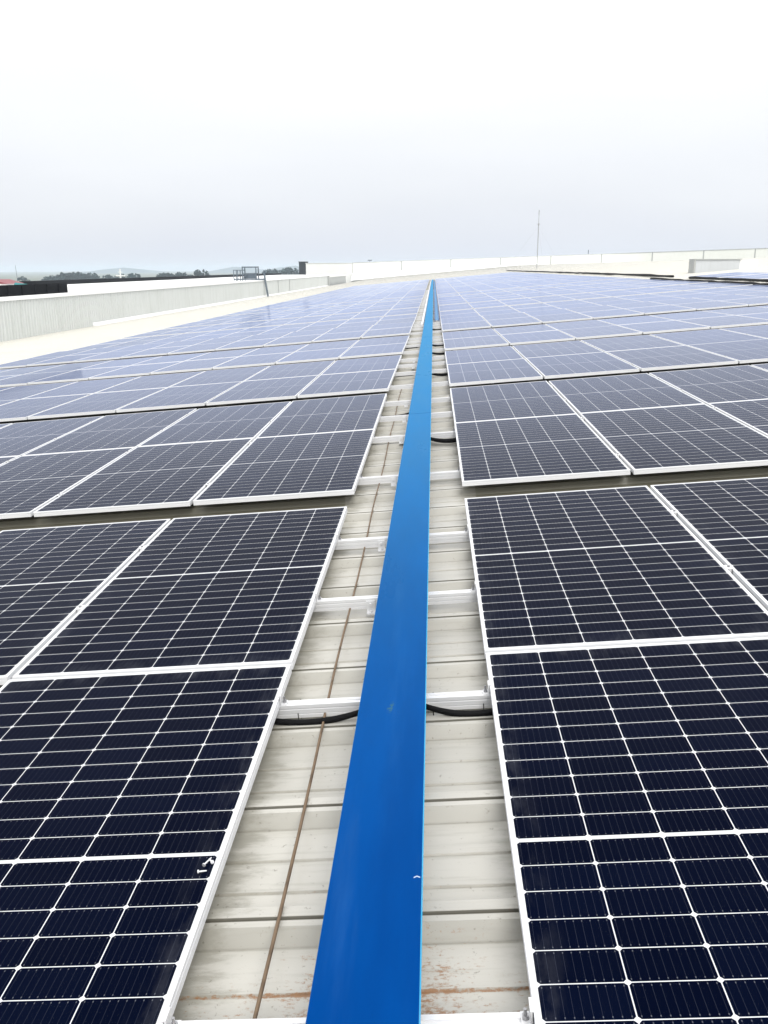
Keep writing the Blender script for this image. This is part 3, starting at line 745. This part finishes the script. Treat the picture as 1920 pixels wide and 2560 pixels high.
def make_distance():
    # (pixel column at 1920, top height over eye level, width) worked out into metres at each depth
    rows = [(-230.5, 500, 6.6, 7, 'small round tree under the thin pole'), (-217.0, 505, 7.0, 8, 'low round tree, next along from the tree under the thin pole'),
            (-211.5, 500, 7.4, 8, 'low tree abutting the flat-topped grove'),
            (-206.0, 500, 8.9, 8, 'first tree of the flat-topped grove, counted from the thin pole'), (-202.0, 506, 8.8, 9, 'second tree of the flat-topped grove, counted from the thin pole'),
            (-198.0, 500, 8.8, 8, 'third tree of the flat-topped grove, counted from the thin pole'), (-194.8, 504, 8.3, 7, 'last tree of the flat-topped grove, before the white dome'),
            (-188.5, 500, 8.2, 8, 'round tree past the white dome and the flat-topped grove'), (-183.0, 505, 7.4, 7, 'small tree between the white dome and the pylon'),
            (-175.0, 500, 7.6, 8, 'small tree standing by the white pylon'), (-168.0, 505, 7.8, 9, 'low tree past the white pylon, under the pointed hill'),
            (-149.5, 500, 8.0, 10, 'dark green tree starting the denser clump'), (-143.5, 503, 8.4, 9, 'second dark tree in the denser clump'),
            (-137.5, 500, 8.7, 9, 'third dark tree in the denser clump, next to its tallest'), (-130.0, 500, 9.9, 10, 'dark green rounded tree, tallest of the denser clump'),
            (-126.0, 505, 8.8, 7, 'low tree ending the denser clump, before the platform'),
            (-92.0, 500, 10.7, 10, 'dark green tree just past the platform'), (-87.0, 505, 9.6, 9, 'lower tree between two taller ones near the black shaft'),
            (-79.0, 500, 11.3, 10, 'peaked blue-green tree beside the black shaft'), (-74.5, 506, 9.6, 6, 'small tree tucked against the black shaft')]
    for i, (x, y, h, wd, lab) in enumerate(rows):
        tree(x, y, -10.0, h+0.7, wd*1.35, lab, 40+i)
    for i, (x, y, w, lab) in enumerate(((-207, 470, 16, 'long faded pink roofed house next to the small round tree'), (-222, 460, 7, 'pink roofed house at the end of the tree line'), (-187, 462, 18, 'pink roofed house in front of the far grove'))):
        hs = thing('house', lab, 'house', T(x, y, -10), 'pale houses before the trees')
        m = MB(); m.box(-w/2, w/2, -4, 4, 0, 3.6); m.build('wall', 'white', hs)
        m = MB(); m.prism_x([(-4.6, 3.605), (4.6, 3.605), (0, 5.6)], -w/2-0.5, w/2+0.5); m.build('roof', 'pink', hs)
    for x, y, r, lab in ((-203.5, 480, 0.7, 'small white dome among the pink roofed houses'), (-183.5, 480, 0.8, 'white dome at the end of the flat-topped grove')):
        m = MB(); n = 10
        m.tube([(0, 0, 0), (0, 0, 5.2)]+[(0, 0, 5.2+r*math.sin(a*0.157)) for a in range(1, 10)], [r, r]+[r*math.cos(a*0.157) for a in range(1, 10)], 12)
        o = m.build('white_dome', 'white'); o.location = (x, y, -10); tag(o, lab, 'dome')
    p = thing('pylon', 'white cross-shaped pylon in front of the pointed hill', 'pylon', T(-139.6, 400, -10))
    m = MB(); m.tube([(0, 0, 0), (0, 0, 11.6)], [0.6, 0.28], 6); m.build('pole', 'white', p)
    m = MB(); m.tube([(-2.2, 0, 8.6), (2.2, 0, 8.6)], 0.3, 6); m.tube([(-1.0, 0, 10.2), (1.0, 0, 10.2)], 0.2, 6); m.build('cross_arm', 'white', p)
    m = MB(); m.tube([(0, 0, 0), (-0.6, 0, 13.4)], [0.14, 0.07], 6); o = m.build('thin_pole', 'zinc'); o.location = (-186.6, 400, -10); tag(o, 'thin leaning pole rising over the small round tree', 'pole')
    # wooded ridges a few kilometres off, as one terrain
    m = MB()
    def ridge(y, x0, x1, peaks, base):
        n = 70; rr = random.Random(int(y)); a = []
        for i in range(n+1):
            x = x0+(x1-x0)*i/n
            z = base+sum(h*math.exp(-((x-c)/w)**2) for c, h, w in peaks)+rr.uniform(-1, 1)
            a.append((x, z))
        rows = []
        for dy, f in ((-260, 0.0), (-170, 0.45), (-80, 0.82), (0, 1.0), (160, 0.7), (420, 0.0)):
            rows.append([(x, y+dy+rr.uniform(-14, 14), -10+(z+10)*f) for x, z in a])
        vs = [p for r in rows for p in r]; k = n+1
        m.add(vs, [(j*k+i, j*k+i+1, (j+1)*k+i+1, (j+1)*k+i) for j in range(len(rows)-1) for i in range(n)])
    ridge(3000, -2200, 1500, [(-1052, 21, 62), (-1015, 8, 120), (-655, 23, 70), (-600, 9, 120), (-478, 26, 46), (-430, 9, 90), (-1380, 5, 160), (200, 8, 300)], -20)
    ridge(2300, -1900, 1300, [(-1000, 6, 200), (-560, 4, 200), (-150, 5, 250)], -16)
    o = m.build('hills', 'hill', None, True); tag(o, kind='structure')
make_distance()

# --- the air
def make_haze():
    m = MB(); m.box(-4900, 4900, -700, 5700, -11.0, 18.0)
    n = NT('thin_haze'); n.t.nodes.remove(n.b)
    v = n.N('ShaderNodeVolumePrincipled'); v.inputs['Color'].default_value = (0.78, 0.88, 1.0, 1); v.inputs['Density'].default_value = 0.00036; v.inputs['Anisotropy'].default_value = 0.0
    n.L(v.outputs[0], n.out.inputs['Volume'])
    o = m.build('haze', n.m); tag(o, 'thin pale haze over the roofs and far land', 'haze', None, 'stuff')
make_haze()
